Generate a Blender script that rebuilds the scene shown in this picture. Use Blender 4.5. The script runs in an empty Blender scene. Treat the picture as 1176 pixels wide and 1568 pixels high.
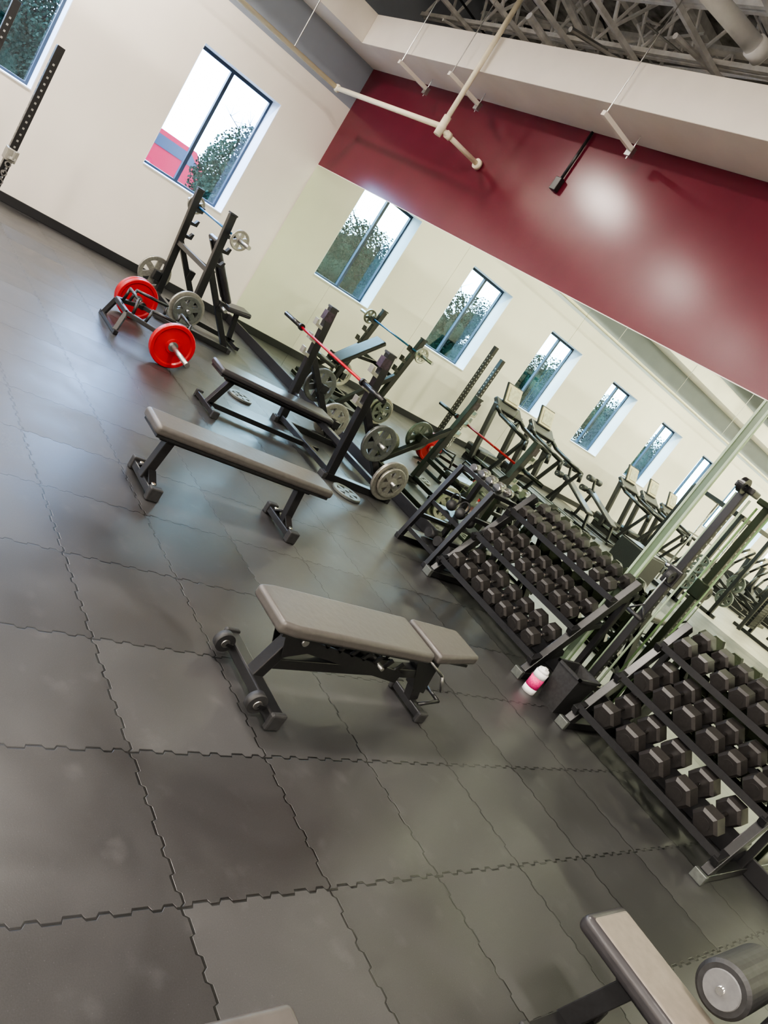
import bpy, bmesh, math, random
from mathutils import Vector, Matrix
random.seed(7)
V=Vector
# ------------------------------------------------------------------ materials
def mat(name,col,rough=.5,metal=0,noise=0,nscale=20,bump=0,spec=None,emit=None,es=1,coat=0,crough=.15):
    m=bpy.data.materials.new(name);m.use_nodes=True;nt=m.node_tree;b=nt.nodes['Principled BSDF']
    b.inputs['Base Color'].default_value=(*col,1);b.inputs['Roughness'].default_value=rough;b.inputs['Metallic'].default_value=metal
    if spec is not None:b.inputs['Specular IOR Level'].default_value=spec
    if coat:b.inputs['Coat Weight'].default_value=coat;b.inputs['Coat Roughness'].default_value=crough
    if emit:b.inputs['Emission Color'].default_value=(*emit,1);b.inputs['Emission Strength'].default_value=es
    if noise or bump:
        tc=nt.nodes.new('ShaderNodeTexCoord');n=nt.nodes.new('ShaderNodeTexNoise');n.inputs['Scale'].default_value=nscale;n.inputs['Detail'].default_value=5
        nt.links.new(tc.outputs['Object'],n.inputs['Vector'])
        if noise:
            r=nt.nodes.new('ShaderNodeValToRGB');r.color_ramp.elements[0].position=.3;r.color_ramp.elements[1].position=.7
            r.color_ramp.elements[0].color=(*[c*(1-noise) for c in col],1);r.color_ramp.elements[1].color=(*[min(1,c*(1+noise)) for c in col],1)
            nt.links.new(n.outputs['Fac'],r.inputs['Fac']);nt.links.new(r.outputs['Color'],b.inputs['Base Color'])
        if bump:
            bp=nt.nodes.new('ShaderNodeBump');bp.inputs['Strength'].default_value=bump;bp.inputs['Distance'].default_value=.01
            nt.links.new(n.outputs['Fac'],bp.inputs['Height']);nt.links.new(bp.outputs['Normal'],b.inputs['Normal'])
    return m
WALL=mat('wall_paint_cream',(.73,.68,.62),.55,noise=.03,nscale=1.5)
RED=mat('wall_paint_maroon',(.105,.010,.022),.22,noise=.06,nscale=2,bump=.1,spec=.45)
GREYB=mat('wall_paint_bluegrey',(.27,.3,.35),.5,noise=.04,nscale=2)
SOFF=mat('soffit_paint',(.72,.67,.6),.6,noise=.04,nscale=3)
BLK=mat('black_powdercoat',(.012,.012,.013),.3,noise=.2,nscale=60)
BLKR=mat('black_rubber',(.02,.02,.021),.55,noise=.3,nscale=40)
BASEB=mat('black_baseboard',(.015,.015,.017),.45)
PAD=mat('vinyl_taupe',(.062,.057,.053),.36,noise=.08,nscale=30,bump=.1)
PADK=mat('vinyl_black',(.032,.03,.032),.3,noise=.1,nscale=30,bump=.1)
PADB=mat('vinyl_beige_edge',(.16,.14,.115),.42,noise=.1,nscale=30)
CHR=mat('chrome',(.75,.74,.72),.18,1)
STEEL=mat('brushed_steel',(.45,.45,.44),.35,1,noise=.1,nscale=50)
GPL=mat('cast_iron_silver',(.36,.35,.31),.36,.75,noise=.15,nscale=40)
GPD=mat('cast_iron_grey',(.13,.14,.13),.4,.6,noise=.15,nscale=40)
GRYP=mat('grey_plastic_cap',(.13,.13,.132),.4,noise=.1,nscale=40)
REDP=mat('red_urethane',(.34,.004,.009),.34,noise=.06,nscale=20)
REDB=mat('red_cerakote',(.42,.01,.025),.3,.2)
BLUB=mat('blue_cerakote',(.04,.16,.33),.3,.3)
HEX=mat('hex_rubber',(.023,.021,.02),.36,noise=.2,nscale=50)
PIPE=mat('cream_pipe',(.76,.69,.52),.45,noise=.05,nscale=10)
WHT=mat('white_plastic',(.8,.8,.79),.4,noise=.03,nscale=20)
TRS=mat('truss_paint',(.75,.75,.73),.6,noise=.2,nscale=8)
DECK=mat('ceiling_deck_sprayed',(.25,.25,.24),.9,noise=.7,nscale=6,bump=1)
WFR=mat('window_frame_bronze',(.02,.035,.06),.35)
JAMB=mat('jamb_white',(.78,.8,.85),.5)
PINK=mat('pink_label',(.7,.04,.2),.4,noise=.25,nscale=90)
REDT=mat('red_tag',(.6,.03,.02),.5)
CONS=mat('console_beige',(.45,.39,.27),.4,noise=.1,nscale=20)
LBL=mat('station_label',(.03,.016,.028),.35,noise=.7,nscale=30)
GRNM=mat('mirror_edge_green',(.11,.16,.1),.2,noise=.05,nscale=10)
GRNL=mat('mirror_channel_light',(.33,.42,.3),.25,noise=.05,nscale=10)
MIR=bpy.data.materials.new('mirror_glass');MIR.use_nodes=True
b=MIR.node_tree.nodes['Principled BSDF'];b.inputs['Base Color'].default_value=(.82,.93,.73,1);b.inputs['Metallic'].default_value=1;b.inputs['Roughness'].default_value=.004
GL=bpy.data.materials.new('window_glass');GL.use_nodes=True;nt=GL.node_tree;nt.nodes.remove(nt.nodes['Principled BSDF'])
o_=nt.nodes['Material Output'];mx=nt.nodes.new('ShaderNodeMixShader');t_=nt.nodes.new('ShaderNodeBsdfTransparent');g_=nt.nodes.new('ShaderNodeBsdfGlossy');g_.inputs['Roughness'].default_value=.02
t_.inputs['Color'].default_value=(.86,.93,1,1);mx.inputs[0].default_value=.05
nt.links.new(t_.outputs[0],mx.inputs[1]);nt.links.new(g_.outputs[0],mx.inputs[2]);nt.links.new(mx.outputs[0],o_.inputs['Surface'])

# ------------------------------------------------------------------ floor material (interlocking mats)
FL=bpy.data.materials.new('interlocking_rubber_mats');FL.use_nodes=True;nt=FL.node_tree;N=nt.nodes;L=nt.links;pb=N['Principled BSDF']
def nd(t,**k):
    n=N.new(t)
    for a,c in k.items(): setattr(n,a,c)
    return n
def mth(op,a,b=None,c=None,clamp=False):
    n=nd('ShaderNodeMath',operation=op,use_clamp=clamp)
    for i,x in enumerate((a,b,c)):
        if x is None: continue
        if isinstance(x,(int,float)): n.inputs[i].default_value=x
        else: L.new(x,n.inputs[i])
    return n.outputs[0]
geo=nd('ShaderNodeNewGeometry');sp=nd('ShaderNodeSeparateXYZ');L.new(geo.outputs['Position'],sp.inputs[0])
X,Y=sp.outputs[0],sp.outputs[1]
def seam(a,b_,off):
    w1=mth('SINE',mth('MULTIPLY',b_,2*math.pi/.1017))
    w2=mth('SINE',mth('MULTIPLY',b_,2*math.pi/.2033))
    w1=mth('ADD',w1,mth('MULTIPLY',w2,.6))
    w1=mth('MULTIPLY',mth('MINIMUM',mth('MAXIMUM',mth('MULTIPLY',w1,4.),-1.),1.),.007)
    s=mth('DIVIDE',mth('ADD',mth('SUBTRACT',a,off),w1),.61)
    f=mth('FRACT',s)
    d=mth('MINIMUM',f,mth('SUBTRACT',1,f))
    return mth('MULTIPLY',d,.61),mth('FLOOR',s)
d1,i1=seam(X,Y,9.26-6.1*3);d2,i2=seam(Y,X,-4.306-61)
dm=mth('MINIMUM',d1,d2)
line=mth('SUBTRACT',1,mth('DIVIDE',dm,.0056),clamp=True)
line=mth('MULTIPLY',line,3.,clamp=True)
wn=nd('ShaderNodeTexWhiteNoise',noise_dimensions='2D');cb=nd('ShaderNodeCombineXYZ');L.new(i1,cb.inputs[0]);L.new(i2,cb.inputs[1]);L.new(cb.outputs[0],wn.inputs['Vector'])
n1=nd('ShaderNodeTexNoise');n1.inputs['Scale'].default_value=1.6;n1.inputs['Detail'].default_value=7;n1.inputs['Distortion'].default_value=.8;L.new(geo.outputs['Position'],n1.inputs['Vector'])
n2=nd('ShaderNodeTexNoise');n2.inputs['Scale'].default_value=220;n2.inputs['Detail'].default_value=2;L.new(geo.outputs['Position'],n2.inputs['Vector'])
n3=nd('ShaderNodeTexNoise');n3.inputs['Scale'].default_value=7;n3.inputs['Detail'].default_value=8;L.new(geo.outputs['Position'],n3.inputs['Vector'])
smg=mth('MULTIPLY',mth('SUBTRACT',n3.outputs['Fac'],.6,clamp=True),.09)
val=mth('ADD',mth('MULTIPLY',wn.outputs['Value'],.011),mth('MULTIPLY',n1.outputs['Fac'],.028))
val=mth('ADD',val,smg)
val=mth('ADD',val,mth('MULTIPLY',n2.outputs['Fac'],.02))
speck=mth('GREATER_THAN',n2.outputs['Fac'],.74)
val=mth('ADD',val,mth('MULTIPLY',speck,.05))
val=mth('MULTIPLY',val,mth('SUBTRACT',1,mth('MULTIPLY',line,.9)))
far=mth('LESS_THAN',Y,-10.5)
cr=nd('ShaderNodeCombineColor');L.new(mth('MULTIPLY',val,1.0),cr.inputs[0]);L.new(mth('MULTIPLY',val,.975),cr.inputs[1]);L.new(mth('MULTIPLY',val,1.0),cr.inputs[2])
mc=nd('ShaderNodeMixRGB');L.new(far,mc.inputs[0]);L.new(cr.outputs[0],mc.inputs[1]);mc.inputs[2].default_value=(.26,.235,.2,1)
L.new(mc.outputs[0],pb.inputs['Base Color'])
rg=mth('ADD',mth('MULTIPLY',n1.outputs['Fac'],.26),.2);rg=mth('ADD',rg,mth('MULTIPLY',wn.outputs['Value'],.12));L.new(rg,pb.inputs['Roughness'])
pb.inputs['Specular IOR Level'].default_value=.62
bp=nd('ShaderNodeBump');bp.inputs['Strength'].default_value=.5;bp.inputs['Distance'].default_value=.004
L.new(mth('ADD',mth('MULTIPLY',line,-1.),mth('MULTIPLY',n2.outputs['Fac'],.08)),bp.inputs['Height']);L.new(bp.outputs[0],pb.inputs['Normal'])

# ------------------------------------------------------------------ mesh builder
class B:
    def __init__(s,name):
        s.name=name;s.bm=bmesh.new();s.mats=[]
    def mi(s,m):
        if m not in s.mats:s.mats.append(m)
        return s.mats.index(m)
    def fin(s,verts,m,smooth=False):
        k=s.mi(m);fs={f for v_ in verts for f in v_.link_faces}
        for f in fs:
            f.material_index=k
            f.smooth=smooth and len(f.verts)<=4
    def box(s,c,size,m,R=None,bev=0,seg=2):
        M=Matrix.Translation(V(c))@(R.to_4x4() if R else Matrix())@Matrix.Diagonal((*size,1))
        r=bmesh.ops.create_cube(s.bm,size=1,matrix=M);vs=r['verts']
        k=s.mi(m)
        fs={f for v_ in vs for f in v_.link_faces}
        for f in fs:f.material_index=k
        if bev:
            es=list({e for v_ in vs for e in v_.link_edges})
            rr=bmesh.ops.bevel(s.bm,geom=es,offset=min(bev,min(size)*.48),segments=seg,affect='EDGES',profile=.5)
            if seg>2:
                for f in rr['faces']:f.smooth=True
            for f in rr['faces']:f.material_index=k
    def b2(s,a,b_,m,bev=0):
        s.box([(a[i]+b_[i])/2 for i in range(3)],[abs(b_[i]-a[i]) for i in range(3)],m,bev=bev)
    def beam(s,p,q,w,h,m,bev=.004,up=(0,0,1)):
        p=V(p);q=V(q);d=(q-p);l=d.length;d.normalize();u=V(up)
        if abs(d.dot(u))>.98:u=V((0,1,0))
        sx=d.cross(u).normalized();uu=sx.cross(d)
        R=Matrix((sx,d,uu)).transposed()
        s.box((p+q)/2,(w,l,h),m,R,bev)
    def cyl(s,p,q,r,m,n=20,r2=None):
        p=V(p);q=V(q);d=q-p;l=d.length
        R=d.to_track_quat('Z','Y').to_matrix().to_4x4()
        rr=bmesh.ops.create_cone(s.bm,cap_ends=True,segments=n,radius1=r,radius2=r if r2 is None else r2,depth=l,matrix=Matrix.Translation((p+q)/2)@R)
        s.fin(rr['verts'],m,n>8)
    def sph(s,c,r,m,sc=(1,1,1),n=12):
        rr=bmesh.ops.create_uvsphere(s.bm,u_segments=n*2,v_segments=n,radius=r,matrix=Matrix.Translation(V(c))@Matrix.Diagonal((*sc,1)))
        s.fin(rr['verts'],m,True)
    def path(s,pts,r,m,n=12):
        for a,b_ in zip(pts,pts[1:]):s.cyl(a,b_,r,m,n)
        for a in pts[1:-1]:s.sph(a,r*1.01,m,n=6)
    def lathe(s,prof,c,axis,m,n=40,closed=True):
        R=V(axis).to_track_quat('Z','Y').to_matrix();c=V(c);rings=[]
        for r,h in prof:
            rings.append([s.bm.verts.new(c+R@V((r*math.cos(2*math.pi*i/n),r*math.sin(2*math.pi*i/n),h))) for i in range(n)])
        k=s.mi(m);P=list(zip(rings,rings[1:]))
        if closed:P.append((rings[-1],rings[0]))
        for a,b_ in P:
            for i in range(n):
                j=(i+1)%n
                f=s.bm.faces.new((a[i],a[j],b_[j],b_[i]));f.material_index=k
    def pad(s,c,size,m,R=None,bev=.03,taper=None):
        s.box(c,size,m,R,bev,5)
    def extr(s,pts,axis_vec,m,bev=0):
        vs=[s.bm.verts.new(V(p)) for p in pts];f=s.bm.faces.new(vs);k=s.mi(m);f.material_index=k
        r=bmesh.ops.extrude_face_region(s.bm,geom=[f])
        nv=[g for g in r['geom'] if isinstance(g,bmesh.types.BMVert)]
        bmesh.ops.translate(s.bm,vec=V(axis_vec),verts=nv)
        al=nv+vs
        if bev:
            es=list({e for v_ in al for e in v_.link_edges})
            rr=bmesh.ops.bevel(s.bm,geom=es,offset=bev,segments=5,affect='EDGES',profile=.5)
            for f in rr['faces']:f.smooth=True;f.material_index=k
            al=rr['verts']
        for v_ in al:
            for f in v_.link_faces:f.material_index=k
    def done(s):
        bmesh.ops.recalc_face_normals(s.bm,faces=s.bm.faces[:])
        me=bpy.data.meshes.new(s.name);s.bm.to_mesh(me);s.bm.free()
        for m in s.mats:me.materials.append(m)
        o=bpy.data.objects.new(s.name,me);bpy.context.collection.objects.link(o);return o

# ------------------------------------------------------------------ room shell
RX,RY,CZ=18.0,-27.0,6.1
SZ=4.29
YB=7.0   # open plenum continues beyond the bulkhead
o=B('floor');o.b2((-.4,RY,-.1),(RX,0.2,0),FL);o.done()
o=B('ceiling');o.b2((-.4,RY,CZ),(RX,YB,CZ+.1),DECK);o.done()
WIN=[(-(2.22+2.79*k),-(.93+2.79*k)) for k in range(9)]
WZ0,WZ1=1.36,3.08;WT=.36
o=B('wall_left')
o.b2((-WT,RY,0),(0,0,WZ0),WALL);o.b2((-WT,RY,WZ1),(0,0,3.66),WALL);o.b2((-WT,RY,3.66),(0,YB,CZ),GREYB)
ys=[0]+[y for w_ in WIN for y in (w_[1],w_[0])]+[RY]
for i in range(0,len(ys),2):
    o.b2((-WT,ys[i+1],WZ0),(0,ys[i],WZ1),WALL)
o.done()
o=B('wall_back');o.b2((-.4,0,0),(RX,.2,2.76),WALL);o.b2((-.4,0,2.76),(RX,.2,4.69),RED)
o.b2((-.4,.2,4.6),(RX,YB,4.69),SOFF);o.b2((-.4,YB,4.6),(RX,YB+.1,CZ),SOFF);o.done()
o=B('wall_right');o.b2((RX,RY,0),(RX+.2,YB,CZ),WALL);o.done()
o=B('wall_front');o.b2((-.4,RY-.2,0),(RX,RY,CZ),WALL);o.done()
o=B('wall_mirror');
xs=[.02,2.05,4.1,6.12,8.1];
for a,b_ in zip(xs,xs[1:]): o.b2((a,-.012,.13),(b_-.003,0,2.75),MIR)
xs=[8.18,10.3,12.4,14.5]
for a,b_ in zip(xs,xs[1:]): o.b2((a,-.012,.13),(b_-.003,0,2.75),MIR)
o.done()
o=B('trim_1');o.b2((8.097,-.02,.13),(8.18,0,2.75),GRNM);o.b2((8.092,-.03,.13),(8.112,0,2.75),GRNL);o.b2((8.164,-.03,.13),(8.184,0,2.75),GRNL);o.done()
o=B('baseboard_back');o.b2((0,-.03,0),(RX,0,.13),BASEB,.005);o.done()
o=B('baseboard_left');o.b2((0,RY,0),(.02,-.03,.12),BASEB,.005);o.done()
o=B('trim_soffit')
o.b2((0,-.66,SZ),(RX,0,SZ+.4),SOFF,.006);o.b2((0,RY,SZ),(.62,-.66,SZ+.4),SOFF,.006)
o.done()
for k,(a,b_) in enumerate(WIN):
    o=B('window_%d'%(k+1));x=-.31;f=.045
    o.b2((x-.04,a,WZ0),(x+.02,a+f,WZ1),WFR);o.b2((x-.04,b_-f,WZ0),(x+.02,b_,WZ1),WFR)
    o.b2((x-.04,a+f,WZ0),(x+.02,b_-f,WZ0+f),WFR);o.b2((x-.04,a+f,WZ1-f),(x+.02,b_-f,WZ1),WFR)
    ym=(a+b_)/2-.05;o.b2((x-.035,ym-.025,WZ0+f),(x+.03,ym+.025,WZ1-f),WFR)
    o.b2((x-.012,a+f,WZ0+f),(x-.008,b_-f,WZ1-f),GL)
    o.b2((x+.02,b_-.012,WZ0),(.0,b_-.0005,WZ1),JAMB);o.b2((x+.02,a+.0005,WZ0),(0,a+.012,WZ1),JAMB)
    o.b2((x+.02,a+.012,WZ0),(.012,b_-.012,WZ0+.015),JAMB)
    o.done()
# ------------------------------------------------------------------ ceiling structure
o=B('roof_joists')
ysj=[6.2-.85*i for i in range(11)]+[-3.4-1.4*i for i in range(16)]
for j,y in enumerate(ysj):
    z0,z1=5.3,5.95
    for dy in(-.035,.035):o.beam((0,y+dy,z0),(RX,y+dy,z0),.04,.05,TRS,0)
    o.beam((0,y,z1),(RX,y,z1),.12,.05,TRS,0)
    x=0.0;up=True;st=.36
    while x<RX-.45:
        o.cyl((x,y,z0 if up else z1),(x+st,y,z1 if up else z0),.02,TRS,6)
        x+=st;up=not up
for x in (1.2,2.4,3.3,4.3,5.4,6.4,7.4,8.8,12,15):
    o.beam((x,RY,5.24),(x,YB,5.24),.05,.05,TRS,0)
    o.beam((x,RY,6.04),(x,YB,6.04),.1,.1,TRS,0)
for x in (2.4,4.3,6.4,8.8):
    y=YB-.2;up=True
    while y>-14:
        o.cyl((x,y,5.24 if up else 6.0),(x,y-.5,6.0 if up else 5.24),.022,TRS,6);y-=.5;up=not up
o.done()
o=B('overhead_conduits')
for i in range(64):
    x=random.uniform(1,9);y=random.uniform(.2,3.4);z=random.uniform(4.95,6.0);a=random.choice([0,0,math.pi/2,math.pi/2,random.uniform(0,3)])
    l=random.uniform(1.0,4)
    o.cyl((x,y,z),(x+l*math.cos(a),max(-.3,min(3.5,y-l*math.sin(a))),min(6.05,z+random.uniform(-.25,.25))),random.choice((.012,.016,.03,.045)),random.choice((TRS,TRS,STEEL,BLK)),8)
for i in range(16):
    x=random.uniform(2,9);y=random.uniform(.2,3);p=[V((x,y,6.05))]
    for k_ in range(7):p.append(p[-1]+V((random.uniform(-.3,.3),random.uniform(-.2,.25),random.uniform(-.22,.08))))
    o.path([(q.x,max(-.3,q.y),min(6.08,q.z)) for q in p],.014,WHT if i%3 else BLK,6)
o.done()
o=B('gas_pipe')
zp=3.62
o.path([(.78,RY+.1,zp),(.78,-.72,zp),(3.4,-.72,zp-.02)],.032,PIPE,14)
o.path([(3.4,-.05,zp-.04),(3.4,-.72,zp-.04),(3.4,-.72,5.2)],.03,PIPE,14)
for p in [(.78,-.72,zp),(3.4,-.72,zp-.02)]:o.sph(p,.052,PIPE,n=8)
o.cyl((3.4,-.72,zp-.12),(3.4,-.72,zp+.1),.045,PIPE,14);o.cyl((3.4,-.62,zp-.04),(3.4,-.56,zp-.04),.045,PIPE,14)
o.cyl((3.4,-.01,zp-.04),(3.4,-.06,zp-.04),.06,PIPE,16)
for y in (-1.5,-4.5,-7.5,-10.5,-13.5):o.cyl((.78,y,zp),(.78,y,6.1),.008,STEEL,6)
o.done()
o=B('soffit_strut_brackets')
for x,y0 in ((1.9,-.75),(3.05,-.78),(5.55,-.78),(8.2,-.78)):
    o.beam((x,y0,4.14),(x,-.22,4.14),.045,.045,SOFF,.003);o.box((x,-.22,4.12),(.07,.05,.09),STEEL)
    o.cyl((x,y0+.03,4.14),(x,y0+.03,5.3),.006,STEEL,6);o.cyl((x,-.22,4.05),(x,-.22,4.28),.006,STEEL,6)
o.done()
o=B('electrical_conduit');o.cyl((4.75,-.03,4.28),(4.75,-.03,3.72),.016,BLK,10);o.box((4.75,-.04,3.68),(.09,.06,.14),BLK,bev=.006);o.done()
o=B('white_duct_pipe');o.cyl((5.3,-3.6,5.02),(6.4,-.5,5.02),.078,WHT,24);o.cyl((5.95,-1.77,5.02),(6.07,-1.43,5.02),.081,REDT,24);o.cyl((6.37,-.58,5.02),(6.41,-.47,5.02),.095,WHT,24);o.done()
# ------------------------------------------------------------------ lamps
LX=[1.5,6.5,10.9,15.2];LY=[-4.0-3.0*i for i in range(8)]
def lamp(x,y,e,up=0,zz=5.02):
    o=B('high_bay_lamp')
    o.lathe([(.3,0),(.3,.03),(.12,.13),(.05,.15),(.05,.13),(.11,.11),(.28,.02),(.28,0)],(x,y,zz),(0,0,1),WHT,28)
    o.cyl((x,y,zz+.1),(x,y,zz+.22),.06,STEEL);o.cyl((x,y,zz+.22),(x,y,6.1),.008,STEEL,6)
    ob=o.done()
    ld=bpy.data.lights.new('lamp','AREA');ld.shape='DISK';ld.size=.52;ld.energy=e;ld.color=(1,.92,.82)
    lo=bpy.data.objects.new('bulb',ld);bpy.context.collection.objects.link(lo);lo.location=(x,y,zz-.005);lo.parent=ob
for x in LX:
    for y in LY:lamp(x,y,225 if x>2 else 270)
for x in (2.5,6.5,10.5):lamp(x,4.6,150,0,5.5)  # added lamps beyond the bulkhead, only to brighten plenum deck and trusses by bounce
# ------------------------------------------------------------------ gear helpers
def plate(o,c,axis,R=.225,t=.035,m=GPL,holes=6,solid=False):
    c=V(c);ax=V(axis).normalized();h=t/2
    if solid:
        o.lathe([(.026,-h),(.07,-h),(.075,-h*.5),(R*.78,-h*.5),(R*.84,-h),(R-.008,-h),(R,-h+.008),(R,h-.008),(R-.008,h),(R*.84,h),(R*.78,h*.5),(.075,h*.5),(.07,h),(.026,h)],c,ax,m,48)
        o.lathe([(.026,-h-.002),(.05,-h-.002),(.05,h+.002),(.026,h+.002)],c,ax,STEEL,24)
    else:
        r1=R*.74;r0=R*.36
        o.lathe([(r1,-h*.8),(R*.9,-h),(R-.006,-h),(R,-h+.006),(R,h-.006),(R-.006,h),(R*.9,h),(r1,h*.8)],c,ax,m,48)
        o.lathe([(.026,-h),(r0,-h*.8),(r0,h*.8),(.026,h)],c,ax,m,32)
        Rm=ax.to_track_quat('Z','Y').to_matrix()
        for i in range(holes):
            a=2*math.pi*(i+.5)/holes
            Q=Rm@Matrix.Rotation(a,3,'Z')
            o.box(c+Q@V(((r0+r1)/2,0,0)),(r1-r0+.02,R*.34,t*.7),m,Q)
def barbell(name,c,L_=2.2,shaft=STEEL,plates=(),half_sleeve=.42):
    o=B(name);x,y,z=c;h=L_/2
    o.cyl((x-h+half_sleeve,y,z),(x+h-half_sleeve,y,z),.0145,shaft,16)
    for s in (-1,1):
        o.cyl((x+s*(h-half_sleeve),y,z),(x+s*(h-half_sleeve+.03),y,z),.037,BLK,20)
        o.cyl((x+s*(h-half_sleeve+.03),y,z),(x+s*h,y,z),.025,STEEL if shaft is BLUB else BLK,20)
    for R,off,m in plates:
        for s in (-1,1):plate(o,(x+s*(h-half_sleeve+off),y,z),(1,0,0),R,.03,m)
    return o.done()
# ------------------------------------------------------------------ adjustable bench
def adjustable_bench():
    o=B('adjustable_bench');x=8.82
    zt=.46
    o.extr([(x-.14,-3.75,zt-.062),(x+.14,-3.75,zt-.062),(x+.16,-3.66,zt-.062),(x+.16,-2.74,zt-.062),(x-.16,-2.74,zt-.062),(x-.16,-3.66,zt-.062)],(0,0,.062),PAD,.02)
    o.box((x,-3.235,zt-.068),(.27,.95,.014),BLK)
    o.extr([(x-.16,-2.70,zt-.058),(x+.16,-2.70,zt-.058),(x+.12,-2.34,zt-.04),(x-.12,-2.34,zt-.04)],(0,0,.06),PAD,.02)
    o.box((x,-2.53,zt-.06),(.22,.3,.014),BLK)
    o.beam((x-.28,-3.6,.055),(x+.28,-3.6,.055),.07,.06,BLK,.008)
    for s in (-1,1):
        o.box((x+s*.285,-3.6,.05),(.03,.085,.09),BLKR,bev=.01)
        o.cyl((x+s*.2-.02,-3.68,.075),(x+s*.2+.02,-3.68,.075),.05,BLKR,24);o.cyl((x+s*.2-.025,-3.68,.075),(x+s*.2+.025,-3.68,.075),.022,STEEL,16)
        o.beam((x+s*.2,-3.6,.06),(x+s*.2,-3.68,.075),.055,.02,BLK,.002)
    o.beam((x,-3.6,.07),(x,-3.5,.385),.07,.06,BLK,.005)
    for s in (-1,1):
        o.extr([(x+s*.05,-3.64,.4),(x+s*.05,-3.38,.4),(x+s*.05,-3.42,.27),(x+s*.05,-3.56,.22)],(s*.006,0,0),BLK)
        o.cyl((x+s*.05,-3.5,.33),(x+s*.075,-3.5,.33),.018,STEEL,12)
    o.beam((x,-3.56,.16),(x,-2.55,.24),.065,.06,BLK,.005)
    for s in (-1,1):
        o.beam((x+s*.05,-3.44,.3),(x+s*.05,-2.75,.21),.01,.07,BLK,0)
        for i in range(7):
            yy=-3.35+i*.09;zz=.335-i*.011
            o.beam((x+s*.05,yy,zz-.02),(x+s*.05,yy+.03,zz+.03),.01,.025,BLK,0)
    o.beam((x,-3.3,.39),(x,-2.95,.27),.05,.03,BLK,.003);o.cyl((x-.09,-2.95,.27),(x+.09,-2.95,.27),.011,STEEL,12)
    o.beam((x,-3.55,.375),(x,-2.45,.375),.06,.04,BLK,.004)
    o.beam((x,-2.62,.38),(x,-2.48,.06),.065,.06,BLK,.005)
    o.extr([(x-.036,-2.7,.37),(x-.036,-2.5,.37),(x-.036,-2.45,.12),(x-.036,-2.56,.14)],(.072,0,0),BLK)
    o.beam((x-.13,-2.48,.04),(x+.13,-2.48,.04),.06,.05,BLK,.008)
    for s in (-1,1):o.box((x+s*.135,-2.48,.035),(.03,.075,.07),BLKR,bev=.01)
    o.path([(x-.06,-2.47,.06),(x-.06,-2.32,.1),(x+.06,-2.32,.1),(x+.06,-2.47,.06)],.011,BLK)
    o.path([(x+.04,-2.62,.36),(x+.1,-2.5,.3),(x+.1,-2.42,.2)],.009,STEEL)
    o.done()
adjustable_bench()
def flat_bench(name,cx,cy,L_,W,alongx=False,z=.45,m=PAD):
    o=B(name)
    T=(lambda a,b_,c:(cx+b_,cy+a,c)) if alongx else (lambda a,b_,c:(cx+a,cy+b_,c))
    S_=(lambda a,b_,c:(b_,a,c)) if alongx else (lambda a,b_,c:(a,b_,c))
    o.pad(T(0,0,z-.03),S_(W,L_,.065),m,bev=.024);o.box(T(0,0,z-.07),S_(W-.03,L_-.04,.018),BLK)
    o.beam(T(0,-L_/2+.1,z-.1),T(0,L_/2-.1,z-.1),.06,.05,BLK)
    for s in (-1,1):
        yb=s*(L_/2-.16)
        o.beam(T(0,yb+s*.02,.05),T(0,yb-s*.02,z-.09),.065,.06,BLK)
        o.beam(T(-.17,yb,.045),T(.17,yb,.045),.07,.05,BLK,.006)
        for q in (-1,1):
            o.box(T(q*.19,yb,.045),S_(.05,.085,.09),BLKR,bev=.008)
            o.beam(T(q*.03,yb,.12),T(q*.12,yb,.07),.05,.012,BLK,0)
            o.cyl(T(q*.13,yb,.07),T(q*.13,yb,.085),.014,CHR,10)
    o.done()
flat_bench('flat_bench',7.03,-3.05,1.42,.28)
flat_bench('flat_bench',11.01,-4.61,1.2,.28,True,.45,PAD)

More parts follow.
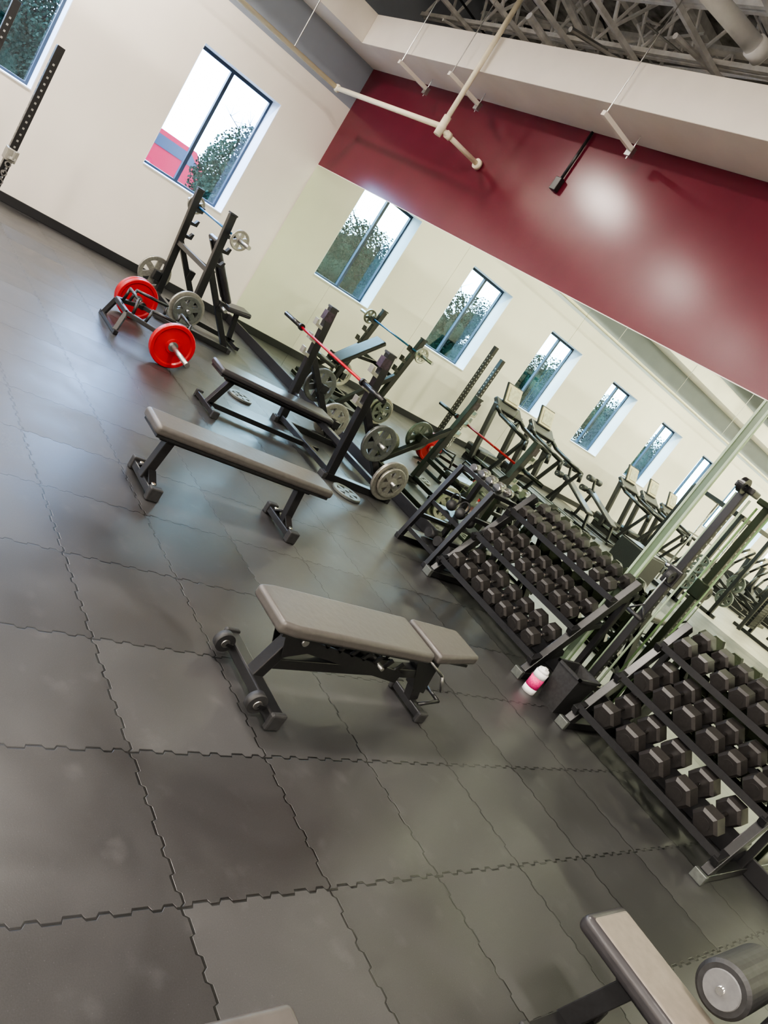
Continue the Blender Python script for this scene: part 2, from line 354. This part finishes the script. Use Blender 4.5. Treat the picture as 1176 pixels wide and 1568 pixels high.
# ------------------------------------------------------------------ olympic bench station
def bench_station():
    o=B('bench_press_station');cx=4.95
    o.pad((cx,-1.75,.42),(.29,1.38,.06),PADK,bev=.024);o.box((cx,-1.75,.38),(.26,1.34,.018),BLK)
    o.beam((cx,-2.3,.35),(cx,-1.1,.35),.06,.05,BLK)
    o.beam((cx,-2.22,.36),(cx,-2.33,.05),.06,.06,BLK);o.beam((cx-.22,-2.33,.04),(cx+.22,-2.33,.04),.06,.05,BLK,.006)
    for s in(-1,1):o.box((cx+s*.23,-2.33,.04),(.03,.075,.075),BLKR,bev=.008)
    o.beam((cx,-2.33,.06),(cx,-.95,.06),.06,.05,BLK)
    for s in (-1,1):
        x=cx+s*.6
        o.beam((x,-1.13,.05),(x,-1.3,1.36),.075,.09,BLK,.006,up=(0,1,0))
        o.box((x,-1.3,1.36),(.085,.1,.02),BLKR)
        o.beam((x,-1.2,.035),(x,-.3,.035),.08,.07,BLK,.006)
        o.beam((x,-.42,.06),(x,-1.24,.85),.07,.07,BLK,.005)
        for yy in(-1.2,-.28):o.box((x,yy,.03),(.1,.05,.06),BLKR,bev=.006)
        for z,yy in ((.98,-1.25),(1.14,-1.275),(.82,-1.235)):
            o.extr([(x-.035,yy-.02,z-.04),(x-.035,yy-.13,z-.02),(x-.035,yy-.135,z+.05),(x-.035,yy-.115,z+.05),(x-.035,yy-.1,z+.005),(x-.035,yy-.03,z+.0)],(.07,0,0),GPL)
        for (yy,z,L2) in ((-.46,.25,.2),(-.87,.56,.2)):
            o.cyl((x,yy,z),(x+s*L2,yy,z),.024,STEEL,16);o.box((x,yy,z),(.09,.09,.09),BLK,bev=.005)
        o.beam((x,-.46,.05),(x,-.46,.3),.06,.06,BLK)
    o.beam((cx-.6,-1.13,.07),(cx+.6,-1.13,.07),.07,.06,BLK);o.beam((cx-.6,-1.16,.36),(cx+.6,-1.16,.36),.06,.06,BLK)
    o.beam((cx-.6,-.35,.07),(cx+.6,-.35,.07),.06,.06,BLK)
    for s in (-1,1):
        x=cx+s*.6
        plate(o,(x+s*.08,-.46,.25),(1,0,0),.225,.035,GPL);plate(o,(x+s*.075,-.87,.56),(1,0,0),.2,.035,GPD)
        plate(o,(x+s*.12,-.46,.25),(1,0,0),.17,.03,GPL)
        o.box((x-.0,-1.31,1.26),(.079,.096,.1),LBL)
    o.done()
bench_station()
barbell('barbell',(4.83,-1.375,1.0),2.2,REDB)
def floor_plate(x,y,R,m=GPD,z=0):
    o=B('weight_plate');plate(o,(x,y,z+.016),(0,0,1),R,.03,m);o.done()
floor_plate(4.1,-1.55,.14);floor_plate(5.8,-1.02,.16)
# ------------------------------------------------------------------ incline station in the corner
def incline_station():
    o=B('incline_bench_station');cx=1.65
    for s in (-1,1):
        x=cx+s*.6
        o.beam((x,-1.62,.05),(x,-1.78,1.52),.075,.09,BLK,.006,up=(0,1,0));o.box((x,-1.78,1.53),(.08,.1,.02),BLKR)
        o.beam((x,-2.0,.035),(x,-.95,.035),.08,.07,BLK,.006);o.beam((x,-1.02,.05),(x,-1.7,.85),.07,.07,BLK,.005)
        for yy in(-2.0,-.95):o.box((x,yy,.03),(.1,.05,.06),BLKR,bev=.006)
        for z in(1.3,1.12,.94):
            yy=-1.62-.16*z/1.52
            o.extr([(x-.035,yy+.02,z-.05),(x-.035,yy+.14,z-.03),(x-.035,yy+.145,z+.05),(x-.035,yy+.12,z+.05),(x-.035,yy+.1,z),(x-.035,yy+.03,z)],(.07,0,0),BLK)
        for yy,z in((-1.75,.28),(-1.35,.5)):
            o.cyl((x,yy,z),(x+s*.2,yy,z),.024,STEEL,16);o.box((x,yy,z),(.09,.09,.12),BLK,bev=.005)
        plate(o,(x+s*.09,-1.75,.28),(1,0,0),.225,.035,GPL)
    plate(o,(cx+.6+.13,-1.75,.28),(1,0,0),.18,.03,GPD)
    o.beam((cx-.6,-1.63,.07),(cx+.6,-1.63,.07),.07,.06,BLK);o.beam((cx-.6,-1.7,.8),(cx+.6,-1.7,.8),.06,.06,BLK)
    o.beam((cx,-1.63,.08),(cx,-.62,.06),.06,.06,BLK);o.beam((cx,-.7,.06),(cx,-.78,.42),.06,.06,BLK);o.beam((cx-.25,-.65,.04),(cx+.25,-.65,.04),.06,.05,BLK)
    o.pad((cx,-.82,.47),(.3,.36,.07),PADK,Matrix.Rotation(math.radians(8),3,'X'),.025)
    R=Matrix.Rotation(math.radians(-48),3,'X')
    o.pad((cx,-1.3,.83),(.29,.86,.07),PADK,R,.025);o.beam((cx,-1.0,.45),(cx,-1.6,1.1),.06,.04,BLK)
    o.beam((cx,-1.35,.75),(cx,-1.68,.8),.05,.05,BLK)
    o.done()
incline_station()
barbell('barbell',(1.72,-1.68,1.325),2.2,BLUB,((.12,.12,GPL),))
# ------------------------------------------------------------------ trap bar
def trap_bar():
    o=B('trap_bar');cx,cy,z=3.56,-2.55,.228
    hexp=[(-.42,0),(-.2,-.36),(.2,-.36),(.42,0),(.2,.36),(-.2,.36)]
    P=[(cx+a,cy+b_,z) for a,b_ in hexp]
    for a,b_ in zip(P,P[1:]+P[:1]):o.beam(a,b_,.045,.045,BLK,.006)
    for s in (-1,1):
        o.cyl((cx+s*.42,cy,z),(cx+s*.47,cy,z),.04,BLK);o.cyl((cx+s*.47,cy,z),(cx+s*1.12,cy,z),.025,STEEL)
        plate(o,(cx+s*.65,cy,z),(1,0,0),.225,.06,REDP,solid=True)
        plate(o,(cx+s*.72,cy,z),(1,0,0),.225,.05,REDP,solid=True) if s<0 else None
        o.path([(cx-.2,cy+s*.3,z),(cx-.16,cy+s*.3,z+.16),(cx+.16,cy+s*.3,z+.16),(cx+.2,cy+s*.3,z)],.016,BLK)
        o.path([(cx+s*.3,cy-.2,z),(cx+s*.3,cy-.18,z+.15),(cx+s*.3,cy+.18,z+.15),(cx+s*.3,cy+.2,z)],.016,BLK)
    for a in (-.32,.32):
        for s in(-1,1):
            o.beam((cx+a*.6,cy+s*.36,z),(cx+a*.75,cy+s*.4,.02),.045,.045,BLK)
    for s in(-1,1):o.beam((cx-.3,cy+s*.4,.022),(cx+.3,cy+s*.4,.022),.045,.04,BLK,.004)
    o.done()
trap_bar()
# ------------------------------------------------------------------ dumbbells
def dumbbell(o,c,d,r,hl,handle,m=HEX,hm=CHR):
    c=V(c);d=V(d).normalized()
    for s in(-1,1):
        a=c+d*s*handle/2;b_=c+d*s*(handle/2+hl)
        R=(d*s).to_track_quat('Z','Y').to_matrix().to_4x4()
        bv=hl*.16
        for (p,q,ra,rb) in ((a,a+d*s*bv,r*.82,r),(a+d*s*bv,b_-d*s*bv,r,r),(b_-d*s*bv,b_,r,r*.8)):
            rr=bmesh.ops.create_cone(o.bm,cap_ends=True,segments=6,radius1=ra,radius2=rb,depth=(q-p).length,matrix=Matrix.Translation((p+q)/2)@R@Matrix.Rotation(math.pi/6,4,'Z'))
            o.fin(rr['verts'],m)
        o.cyl(b_,b_+d*s*.002,r*.45,m,16)
    o.cyl(c-d*handle/2,c+d*handle/2,.015,hm,12)
TIERS=[(-.62,.24),(-.42,.57),(-.22,.9)]
def rack(x0,x1):
    o=B('dumbbell_rack')
    for x in (x0,x1):
        o.beam((x,-.80,.035),(x,-.06,.035),.07,.06,BLK,.005)
        o.beam((x,-.74,.05),(x,-.16,1.06),.06,.08,BLK,.005)
        o.beam((x,-.12,.05),(x,-.14,1.0),.05,.05,BLK,.005)
        o.box((x,-.8,.035),(.09,.04,.07),GPD,bev=.005)
    for (y,z) in TIERS:
        for dy,dz in ((-.12,-.055),(.12,.05)):
            o.beam((x0,y+dy,z+dz),(x1,y+dy,z+dz),.05,.012,BLK,0,up=(0,-.4,.9))
            o.beam((x0,y+dy-.028,z+dz+.008),(x1,y+dy-.028,z+dz+.008),.006,.05,BLK,0)
        for x in (x0,x1):o.beam((x,y-.16,z-.08),(x,y+.16,z+.06),.05,.05,BLK,.003)
    o.done()
rack(7.02,8.32);rack(8.84,10.1)
def fill(name,x0,x1,ns,rs):
    o=B(name)
    for (y,z),n,r in zip(TIERS,ns,rs):
        for i in range(n):
            x=x0+.06+(x1-x0-.12)*(i+.5)/n+random.uniform(-.008,.008);rr=r*random.uniform(.95,1.06)
            dd=V((random.uniform(-.06,.06),1,.42))
            dumbbell(o,(x,y,z+rr*.87+.012),dd,rr,.085+rr*.25,.125)
    o.done()
fill('hex_dumbbells',7.02,8.32,(7,8,9),(.08,.073,.06))
fill('hex_dumbbells',8.84,10.1,(5,6,7),(.103,.094,.082))
o=B('accessory_rack')
x0,x1,y0,y1=6.42,6.9,-.72,-.2
for x in(x0,x1):
    o.beam((x,y0-.03,.025),(x,y1+.03,.025),.06,.05,BLK)
    o.beam((x,y0,.04),(x,y0+.17,.9),.05,.05,BLK);o.beam((x,y1,.04),(x,y1,.9),.05,.05,BLK)
    for z in(.3,.6,.88):o.beam((x,y0+.17*z/.9,z),(x,y1,z),.04,.04,BLK)
for z in(.12,.45,.88):
    yy=y0+.17*z/.9
    o.b2((x0,yy,z),(x1,y1,z+.015),BLK);o.b2((x0,yy-.01,z),(x1,yy,z+.04),BLK)
o.done()
o=B('chrome_dumbbells')
for i in range(4):
    x=6.47+i*.12
    for s in(-1,1):
        o.cyl((x,-.36+s*.05,.938),(x,-.36+s*.12,.938),.042,CHR,20,.038)
    o.cyl((x,-.42,.938),(x,-.3,.938),.013,CHR)
for i in range(3):
    x=6.5+i*.15;o.sph((x,-.45,.525),.055,BLKR);o.lathe([(.05,-.01),(.06,-.01),(.06,.01),(.05,.01)],(x,-.45,.595),(0,1,0),BLKR,20)
for i in range(3):
    x=6.5+i*.15;o.cyl((x,-.5,.19),(x,-.35,.19),.05,BLKR)
o.done()
o=B('cable_tower_machine');x=8.55;y=-.27
o.beam((x,y,.0),(x,y,2.12),.06,.06,BLK,.005,up=(0,1,0))
for i in range(30):o.cyl((x-.032,y,.3+i*.055),(x+.032,y,.3+i*.055),.008,STEEL,8)
o.box((x,y-.02,.03),(.26,.34,.05),BLK,bev=.006)
o.cyl((x-.06,y+.03,.05),(x-.06,y+.03,2.05),.009,GRNL,12);o.cyl((x+.06,y+.03,.05),(x+.06,y+.03,2.05),.009,GRNL,12)
o.b2((x-.08,y-.05,2.08),(x+.08,y+.08,2.13),BLK,.01);o.lathe([(.02,-.02),(.06,-.02),(.06,.02),(.02,.02)],(x,y-.08,2.11),(1,0,0),BLK,28)
o.box((x,y,1.28),(.12,.11,.15),BLK,bev=.01);o.lathe([(.015,-.018),(.05,-.018),(.05,.018),(.015,.018)],(x+.02,y-.1,1.28),(1,0,0),BLKR,24);o.cyl((x-.06,y-.03,1.33),(x-.1,y-.03,1.33),.02,STEEL)
o.path([(x+.02,y-.14,1.26),(x+.02,y-.15,1.0)],.005,STEEL,8);o.path([(x+.02,y-.15,1.0),(x+.1,y-.15,.9),(x-.06,y-.15,.9),(x+.02,y-.15,1.0)],.008,BLK);o.cyl((x-.05,y-.15,.9),(x+.09,y-.15,.9),.017,BLKR)
o.done()
o=B('trash_bin')
cx,cy=8.62,-.62
vb=[];
for (hx,hy,z) in ((.085,.11,0),(.11,.145,.34),(.1,.135,.34),(.078,.1,.02)):
    vb.append([o.bm.verts.new((cx+a*hx,cy+c_*hy,z)) for a,c_ in((-1,-1),(1,-1),(1,1),(-1,1))])
kk=o.mi(BLKR)
for a,b_ in zip(vb,vb[1:]):
    for i in range(4):o.bm.faces.new((a[i],a[(i+1)%4],b_[(i+1)%4],b_[i])).material_index=kk
o.bm.faces.new(vb[0]);o.bm.faces.new(vb[-1])
o.b2((cx-.12,cy-.155,.325),(cx-.1,cy+.155,.345),BLKR);o.b2((cx+.1,cy-.155,.325),(cx+.12,cy+.155,.345),BLKR);o.b2((cx-.12,cy-.155,.325),(cx+.12,cy-.135,.345),BLKR);o.b2((cx-.12,cy+.135,.325),(cx+.12,cy+.155,.345),BLKR)
o.done()
o=B('wipes_canister');c=(8.49,-.82)
o.cyl((*c,0),(*c,.05),.052,WHT,32);o.cyl((*c,.05),(*c,.14),.0525,PINK,32);o.cyl((*c,.14),(*c,.19),.052,WHT,32);o.cyl((*c,.19),(*c,.215),.049,WHT,32,.04);o.box((c[0],c[1],.22),(.03,.04,.015),WHT);o.done()
# ------------------------------------------------------------------ lower right bench with foam rollers
o=B('leg_hold_bench')
o.pad((11.2,-2.95,.42),(1.66,.29,.07),PADK,bev=.028);o.pad((11.2,-2.95,.436),(1.62,.262,.045),PADB,bev=.02)
o.beam((10.55,-2.95,.36),(11.9,-2.95,.36),.06,.06,BLK)
o.beam((10.6,-2.95,.36),(10.52,-2.95,.05),.06,.07,BLK);o.beam((10.52,-3.2,.04),(10.52,-2.7,.04),.06,.05,BLK)
for yy in(-3.2,-2.7):o.box((10.52,yy,.035),(.08,.04,.07),BLKR,bev=.008)
o.beam((11.8,-2.95,.36),(11.9,-2.95,.05),.06,.07,BLK);o.beam((11.9,-3.2,.04),(11.9,-2.7,.04),.06,.05,BLK)
for (x,z) in((10.77,.575),(11.0,.61)):
    o.cyl((x,-2.9,z),(x,-2.3,z),.013,CHR)
    y_a=-2.88
    o.lathe([(.016,0),(.08,0),(.092,.014),(.092,.36),(.08,.375),(.016,.375)],(x,y_a,z),(0,1,0),BLKR,40)
    o.lathe([(0.001,-.006),(.06,-.006),(.064,.002),(0.001,.002)],(x,y_a,z),(0,1,0),GRYP,32)
o.beam((10.9,-2.4,.0),(10.9,-2.4,.6),.05,.05,BLK);o.beam((10.9,-2.95,.33),(10.9,-2.4,.33),.05,.05,BLK);o.beam((10.7,-2.4,.56),(11.1,-2.4,.6),.04,.04,BLK)
o.done()
# ------------------------------------------------------------------ squat stand at left edge
o=B('squat_stand')
P1=(1.75,-3.97);P2=(1.05,-4.36)
for (x,y),h in ((P1,1.96),(P2,2.1)):
    o.beam((x,y,.0),(x,y,h),.08,.08,BLK,.004,up=(0,1,0))
    for i in range(int((h-.35)/.07)):
        z=.3+i*.07
        o.box((x,y,z),(.082,.02,.02),STEEL);o.box((x,y,z),(.02,.082,.02),STEEL)
    o.beam((x-.28,y-.42,.035),(x+.04,y+.05,.035),.08,.07,BLK);
    o.beam((x,y,.35),(x-.14,y-.22,.05),.05,.05,BLK)
o.beam((*P1,.12),(*P2,.12),.06,.06,BLK)
x,y=P1
o.box((x+.02,y,.77),(.13,.12,.13),GPL,bev=.008);o.beam((x+.05,y,.73),(x+.2,y,.76),.06,.03,GPL);o.beam((x+.19,y,.76),(x+.19,y,.84),.06,.02,GPL)
for i in range(12):
    ax=(0,1,0) if i%2 else (1,0,0)
    o.lathe([(.02,-.006),(.032,-.006),(.032,.006),(.02,.006)],(x+.1,y,.68-i*.05),ax,CHR,14)
o.done()
# ------------------------------------------------------------------ cardio (seen in the mirror)
SCR=mat('console_screen',(.36,.34,.26),.3,noise=.3,nscale=15)
def treadmill(x,y):
    o=B('treadmill')
    o.box((x+.95,y,.12),(1.8,.62,.1),BLK,bev=.02);o.box((x+.98,y,.175),(1.6,.48,.012),BLKR)
    for s in(-1,1):
        o.beam((x+.95-.85,y+s*.33,.17),(x+.95+.85,y+s*.33,.17),.09,.05,GPD)
        o.beam((x+.35,y+s*.4,.1),(x+.1,y+s*.4,1.25),.09,.11,BLK,.01)
        o.path([(x+.05,y+s*.4,1.25),(x+.35,y+s*.4,1.12),(x+1.25,y+s*.4,1.02),(x+1.3,y+s*.4,.85)],.042,BLK)
        o.beam((x+1.2,y+s*.4,1.0),(x+.9,y+s*.4,.15),.06,.06,BLK)
        o.box((x+.95,y+s*.33,.05),(1.7,.06,.1),BLK)
    o.box((x+.2,y,.25),(.45,.7,.2),BLK,bev=.05)
    R=Matrix.Rotation(math.radians(35),3,'Y')
    o.box((x+.08,y,1.25),(.3,.82,.1),BLK,R,.03)
    R=Matrix.Rotation(math.radians(65),3,'Y')
    o.box((x-.035,y,1.52),(.42,.5,.04),BLK,R,.015);o.box((x-.01,y,1.525),(.37,.45,.03),CONS,R,.01);o.box((x+.002,y,1.53),(.27,.34,.03),SCR,R,.003)
    o.beam((x+.02,y,1.25),(x-.02,y,1.5),.06,.04,BLK)
    o.path([(x+.25,y-.25,1.15),(x+.35,y-.1,1.1),(x+.35,y+.1,1.1),(x+.25,y+.25,1.15)],.02,BLK)
    o.done()
for y in(-5.6,-6.85,-10.9,-12.1,-13.3):treadmill(1.0,y)
def elliptical(x,y):
    o=B('elliptical_trainer')
    o.beam((x,y,.06),(x+1.9,y,.06),.1,.08,BLK);
    for q in(0,1.9):o.beam((x+q,y-.3,.035),(x+q,y+.3,.035),.07,.07,BLK)
    o.cyl((x+.35,y-.12,.45),(x+.35,y+.12,.45),.36,BLK,36);o.cyl((x+.35,y-.13,.45),(x+.35,y+.13,.45),.2,STEEL,30)
    o.beam((x+.55,y,.4),(x+.45,y,1.45),.12,.12,BLK)
    o.box((x+.42,y,1.55),(.08,.42,.3),CONS,Matrix.Rotation(-.4,3,'Y'),.02)
    for s in(-1,1):
        o.beam((x+.3,y+s*.22,.45+s*.2),(x+1.8,y+s*.22,.2),.07,.08,BLK);o.box((x+1.2,y+s*.22,.36+s*.1),(.4,.16,.06),BLK,bev=.02)
        o.path([(x+.5,y+s*.28,.5),(x+.6,y+s*.3,1.1),(x+.75,y+s*.28,1.4),(x+.9,y+s*.22,1.65)],.036,BLK)
    o.done()
for y in(-15.8,-17.1,-18.4,-19.7,-21.0):elliptical(1.6,y)
for y in(-15.8,-17.3):elliptical(4.4,y)
def ab_bench(x,y):
    o=B('decline_ab_bench')
    o.pad((x+.6,y,.55),(1.1,.28,.07),PADK,Matrix.Rotation(math.radians(18),3,'Y'),.025)
    o.beam((x,y,.05),(x+1.4,y,.05),.06,.06,BLK);o.beam((x+.1,y,.05),(x+.15,y,.75),.06,.06,BLK);o.beam((x+1.2,y,.05),(x+1.1,y,.36),.06,.06,BLK)
    for q in(0,1.4):o.beam((x+q,y-.28,.03),(x+q,y+.28,.03),.06,.06,BLK)
    for z in(.95,.68):
        o.cyl((x-.02,y-.28,z),(x-.02,y+.28,z),.012,CHR)
        for s in(-1,1):o.cyl((x-.02,y+s*.08,z),(x-.02,y+s*.27,z),.07,BLKR)
    o.beam((x+.13,y,.7),(x-.02,y,.98),.05,.05,BLK)
    o.done()
ab_bench(1.2,-8.3);ab_bench(1.2,-9.4)
o=B('plyometric_box');o.b2((4.0,-7.6,0),(4.7,-6.9,.62),BLKR,.02);o.b2((4.02,-7.58,.61),(4.68,-6.92,.64),BLK);o.done()
def smith(x,y):
    o=B('smith_machine')
    for dx in(0,1.2):
        for s in(-.95,.95):
            o.beam((x+dx,y+s,0),(x+dx,y+s,2.1),.08,.08,BLK,up=(0,1,0))
        o.beam((x+dx,y-.95,2.12),(x+dx,y+.95,2.12),.08,.08,BLK)
    for s in(-.95,.95):
        o.beam((x-.1,y+s,.04),(x+1.35,y+s,.04),.08,.08,BLK);o.beam((x,y+s,2.12),(x+1.2,y+s,2.12),.08,.08,BLK)
        o.cyl((x+.6,y+s*.9,.1),(x+.6,y+s*.9,2.1),.018,CHR)
        for z in(.5,.9):o.cyl((x+1.2,y+s,z),(x+1.2,y+s*1.2,z),.024,STEEL);plate(o,(x+1.2,y+s*1.1,z),(0,1,0),.2,.05,GPD)
    o.cyl((x+.6,y-1.1,1.3),(x+.6,y+1.1,1.3),.016,STEEL)
    o.done()
smith(3.3,-10.2)
o=B('lat_pulldown_machine')
x,y=4.6,-13.2
for s in(-1,1):o.beam((x,y+s*.35,.0),(x,y+s*.35,2.2),.08,.08,BLK,up=(0,1,0))
o.beam((x,y-.35,2.2),(x,y+.35,2.2),.08,.08,BLK);o.beam((x,y,2.2),(x+.9,y,2.15),.08,.08,BLK);o.beam((x-.3,y,.04),(x+1.3,y,.04),.08,.08,BLK)
for i in range(14):o.box((x,y,.2+i*.07),(.14,.4,.06),BLK,bev=.004)
o.cyl((x+.85,y,2.1),(x+.85,y,1.85),.005,STEEL,6);o.cyl((x+.85,y-.5,1.85),(x+.85,y+.5,1.85),.014,BLK)
o.pad((x+1.0,y,.5),(.35,.3,.07),PADK,bev=.02);o.beam((x+1.0,y,.05),(x+1.0,y,.47),.06,.06,BLK);o.cyl((x+.75,y-.25,.72),(x+.75,y+.25,.72),.07,BLKR);o.beam((x+.75,y,.05),(x+.75,y,.72),.05,.05,BLK)
o.done()
# ------------------------------------------------------------------ outside
GRD=mat('asphalt',(.22,.22,.23),.9,noise=.15,nscale=3);LEAF=mat('leaves',(.014,.03,.02),.9,noise=.6,nscale=2,spec=.03);BARK=mat('bark',(.03,.025,.022),.9,noise=.3,nscale=10,spec=.03)
CARR=mat('car_paint_red',(.3,.003,.025),.4,spec=.15);CARB=mat('car_paint_blue',(.02,.08,.3),.4,spec=.15);CGL=mat('car_glass',(.03,.04,.06),.3,spec=.2)
o=B('outside_ground');o.b2((-60,-60,-.3),(-.42,45,.1),GRD);o.done()
def car(name,x,y,paint,z0=.1,h=1.9):
    o=B(name);prof=[(-2.3,.35),(-2.3,1.0),(-1.5,1.1),(-1.0,h),(1.2,h),(2.0,1.15),(2.3,1.0),(2.3,.35)]
    o.extr([(x-.9,y+a,z0+b_) for a,b_ in prof],(1.8,0,0),paint)
    o.extr([(x+.9,y+a,z0+b_) for a,b_ in((-1.35,1.45),(-.95,h-.12),(1.1,h-.12),(1.5,1.45))],(.02,0,0),CGL)
    for q in(-1.45,1.45):
        o.cyl((x+.7,y+q,z0+.36),(x+.95,y+q,z0+.36),.36,BLKR,28);o.cyl((x+.95,y+q,z0+.36),(x+.97,y+q,z0+.36),.2,STEEL,20)
    o.box((x+.92,y,z0+.9),(.03,.5,.14),WHT)
    o.done()
car('parked_van',-11,.9,CARR,.1,1.85);car('parked_car',-22,-.8,CARB,.1,2.7)
def tree(x,y,h,r,seed):
    rnd=random.Random(seed);o=B('tree');
    o.cyl((x,y,.1),(x,y,h*.6),.12,BARK,10,.07)
    # dense inner foliage lumps
    for i in range(16):
        while True:
            p=V((rnd.uniform(-1,1),rnd.uniform(-1,1),rnd.uniform(-1,1)))
            if p.length<.62:break
        o.sph((x+p.x*r,y+p.y*r,h*.56+p.z*h*.44),r*rnd.uniform(.2,.32),LEAF,n=7)
    for i in range(60):
        z=h*rnd.uniform(.2,.8);a=rnd.uniform(0,6.283);l=r*rnd.uniform(.4,.9)
        p=V((x,y,z));q=V((x+l*math.cos(a),y+l*math.sin(a),min(h,z+rnd.uniform(.1,.8))));o.cyl(p,q,.02,BARK,5,.008)
        for k in range(7):
            p2=p.lerp(q,rnd.uniform(.3,1));o.cyl(p2,p2+V((rnd.uniform(-.3,.3),rnd.uniform(-.3,.3),rnd.uniform(.05,.3))),.007,BARK,4,.003)
    k=o.mi(LEAF)
    for i in range(15000):
        while True:
            p=V((rnd.uniform(-1,1),rnd.uniform(-1,1),rnd.uniform(-1,1)))
            if p.length<1 and p.length>.35:break
        p*=1+.06*math.sin(7*p.x+3*p.z+seed)
        c=V((x+p.x*r,y+p.y*r,h*.56+p.z*h*.44));s=rnd.uniform(.02,.05)
        a=V((rnd.uniform(-1,1),rnd.uniform(-1,1),rnd.uniform(-1,1))).normalized()*s;b_=a.orthogonal().normalized()*s*.7
        f=o.bm.faces.new([o.bm.verts.new(c+q) for q in(a,b_,-a,-b_)]);f.material_index=k
    o.done()
for i,(x,y,h,r) in enumerate([(-6,1.9,3.15,1.2),(-7,-3.0,3.0,1.1),(-6,-5.4,3.0,1.3),(-6,-9.8,3.2,1.4),(-6,-14.0,3.1,1.4),(-6,-18.3,3.3,1.5),(-6,-22.7,3.2,1.5)]):tree(x,y,h,r,i)
# ------------------------------------------------------------------ world
W=bpy.data.worlds.new('sky');bpy.context.scene.world=W;W.use_nodes=True;nt=W.node_tree;bg=nt.nodes['Background']
sk=nt.nodes.new('ShaderNodeTexSky');sk.sky_type='HOSEK_WILKIE';sk.turbidity=4;sk.sun_direction=(.5,-.3,.5)
mx=nt.nodes.new('ShaderNodeMixRGB');mx.inputs[0].default_value=.75;mx.inputs[2].default_value=(.54,.72,1,1)
nt.links.new(sk.outputs[0],mx.inputs[1]);nt.links.new(mx.outputs[0],bg.inputs['Color']);bg.inputs['Strength'].default_value=30
for k,(a,b_) in enumerate(WIN[:8]):
    ld=bpy.data.lights.new('portal','AREA');ld.shape='RECTANGLE';ld.size=b_-a;ld.size_y=WZ1-WZ0;ld.cycles.is_portal=True
    lo=bpy.data.objects.new('window_portal',ld);bpy.context.collection.objects.link(lo);lo.location=(-.4,(a+b_)/2,(WZ0+WZ1)/2);lo.rotation_euler=(math.pi/2,0,-math.pi/2)
try: bpy.context.scene.view_settings.look='AgX - Medium High Contrast'
except Exception: pass
# ------------------------------------------------------------------ camera
u=V((.4891,.6748,.5527));v=V((.5429,.2606,-.7984));w=V((-.6828,.6905,-.2390));C=V((11.05,-5.75,1.81))
cam=bpy.data.cameras.new('camera');cam.sensor_width=36;cam.lens=1142*36/1568;cam.clip_start=.05
co=bpy.data.objects.new('camera',cam);bpy.context.collection.objects.link(co)
co.matrix_world=Matrix(((u.x,-v.x,-w.x,C.x),(u.y,-v.y,-w.y,C.y),(u.z,-v.z,-w.z,C.z),(0,0,0,1)))
bpy.context.scene.camera=co
